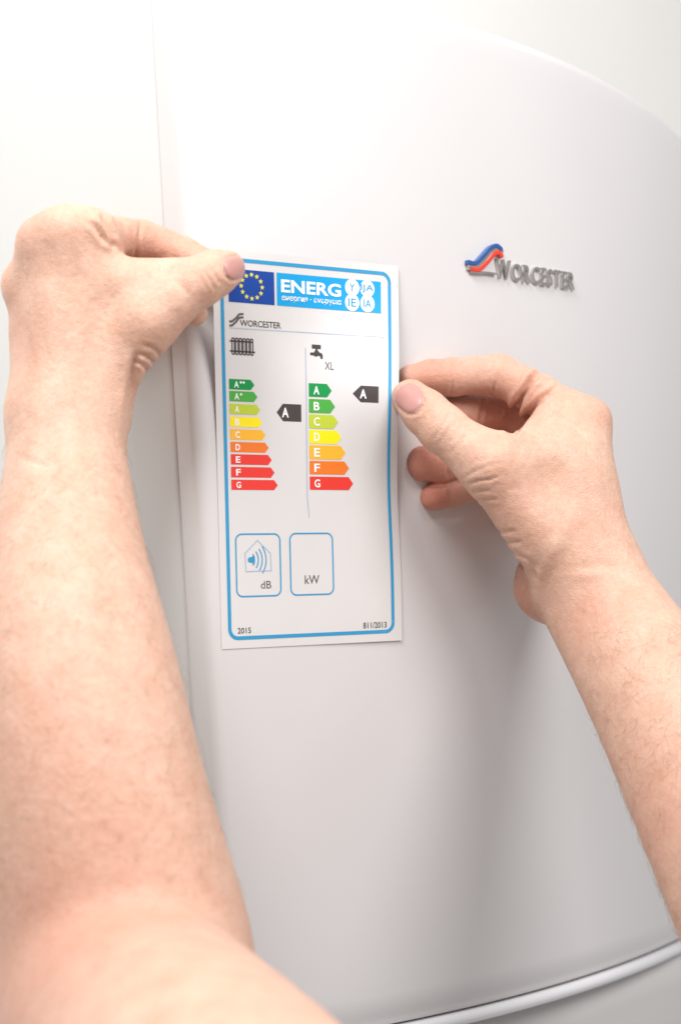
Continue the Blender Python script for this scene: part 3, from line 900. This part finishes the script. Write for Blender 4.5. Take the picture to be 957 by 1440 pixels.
R_cre = [
    # index finger joints
    ([(639, 498), (638, 515), (637, 535), (632, 560)], 0.0010, 1.9, .90, .85, 0.15),
    ([(700, 492), (698, 512), (696, 535), (690, 562)], 0.0012, 2.0, .90, .85, 0.15),
    ([(644, 505), (643, 530), (640, 550)], 0.0004, 1.8, .90, .85, 0.3),
    # folds between the index finger and the web
    ([(760, 524), (745, 537), (731, 560), (722, 585), (715, 612)], 0.0042, 4.2, .90, .82, 0.55),
    ([(786, 542), (768, 556), (748, 576), (730, 600), (720, 614)], 0.0026, 3.4, .90, .82, 0.55),
    ([(765, 552), (754, 564), (744, 580)], 0.0014, 3.0, .90, .82, 0.4),
    ([(800, 562), (780, 575), (762, 590)], 0.0008, 4.0, .90, .82, 0.4),
    # middle finger
    ([(679, 560), (676, 578), (673, 600)], 0.0012, 2.4, .93, .86, 0.4),
    # ring and little fingers
    ([(632, 632), (628, 650), (630, 672)], 0.0012, 2.2, .92, .86, 0.2),
    ([(636, 672), (632, 690), (634, 704)], 0.0012, 2.2, .92, .86, 0.2),
    ([(600, 684), (622, 682), (642, 676), (660, 668)], 0.0016, 2.6, .92, .86, 0.1),
    # thumb joint
    ([(632, 581), (625, 592), (617, 605), (607, 619)], 0.0009, 1.7, .87, 0, 0.3),
    ([(640, 588), (634, 600), (624, 614), (615, 624)], 0.0004, 1.8, .87, 0, 0.4),
    ([(648, 600), (640, 612), (630, 624)], 0.0003, 2.0, .87, 0, 0.4),
    ([(655, 610), (648, 622), (640, 632)], 0.0004, 2.0, .87, 0, 0.4),
    ([(624, 574), (617, 586), (608, 597)], 0.0005, 1.9, .87, 0, 0.4),
    # wrinkles at the root of the thumb
    ([(652, 672), (668, 662), (686, 655), (706, 650)], 0.0006, 2.0, .87, 0, 0.4),
    ([(656, 681), (672, 676), (690, 674), (704, 668)], 0.0008, 2.0, .87, 0, 0.4),
    ([(660, 693), (674, 690), (690, 689)], 0.0007, 2.0, .87, 0, 0.4),
    ([(664, 706), (680, 702), (700, 702)], 0.0006, 2.2, .87, 0, 0.5),
    ([(690, 745), (706, 748), (728, 746)], 0.0006, 2.6, .88, 0, 0.4),
    ([(698, 758), (714, 762), (735, 762)], 0.0007, 2.6, .88, 0, 0.4),
    ([(706, 772), (724, 778), (744, 788), (756, 800)], 0.0008, 2.6, .89, 0, 0.4),
    ([(716, 788), (732, 793), (750, 804), (758, 818)], 0.0010, 3.0, .90, 0, 0.4),
    # tendon at the side of the wrist, hollow behind it
    ([(752, 870), (753, 842), (758, 812), (772, 782), (790, 755)], -0.0010, 9, .87, 0, 0.1),
    ([(800, 800), (840, 796), (875, 798), (908, 806)], 0.00035, 6, .88, 0, 0.4),
    ([(800, 812), (850, 806), (895, 812)], -0.0006, 10, .88, 0, 0.1),
    # back of the hand
    ([(845, 760), (840, 690), (832, 625)], -0.0005, 9, .90, 0, 0.3),
    ([(780, 770), (800, 730), (826, 700)], -0.00015, 5, .88, 0, 0.1),
    (nail_creases(*NR, .87), 0.0009, 2.0, .87, 0, 0.35),
]
R_blob = [(J(846, 576, .872, 1), 0.008, 0.0016), (J(838, 872, .832, 1), 0.014, -0.0042), (J(800, 835, .83, 1), 0.014, 0.0014), (J(880, 815, .845, 1), 0.016, 0.0014),
          (J(690, 640, .828, 1), 0.012, 0.0008), (J(800, 640, .85, 1), 0.018, 0.0014), (J(770, 690, .83, 1), 0.016, -0.0010)]
R_flush = [(J(575, 565, .845, 1), 0.011, 0.3), (J(592, 655, .88, 1), 0.022, 0.85), (J(606, 700, .88, 1), 0.02, 0.85), (J(690, 585, .90, 1), 0.03, 0.65), (J(600, 530, .87, 1), 0.025, 0.55),
           (J(665, 530, .88, 1), 0.02, 0.30), (J(845, 580, .87, 1), 0.012, 0.25), (J(715, 690, .83, 1), 0.018, 0.15), (J(740, 850, .88, 1), 0.018, 0.45), (J(840, 870, .83, 1), 0.016, 0.35),
           (J(745, 560, .87, 1), 0.010, 0.4), (J(840, 720, .84, 1), 0.02, 0.2), (J(930, 1150, .75, 1), 0.03, 0.25)]
right_arm, RV, RQ, RN = build_arm(RA, R_cre, R_blob, R_flush, 'right hand pinching the side edge of the label')
make_nail(right_arm, RV, RQ, RN, *NR, 'pink nail of the right thumb')
make_hair(right_arm, RV, RQ, RN, 480, P(960, 1100, .78)-P(880, 980, .81), lambda px, V, N: ((px[:, 1] > 880) & (px[:, 0] > 830) & (px[:, 0] < 1000) & (N[:, 1] < 0.2))*1.0, 0.010, 5)
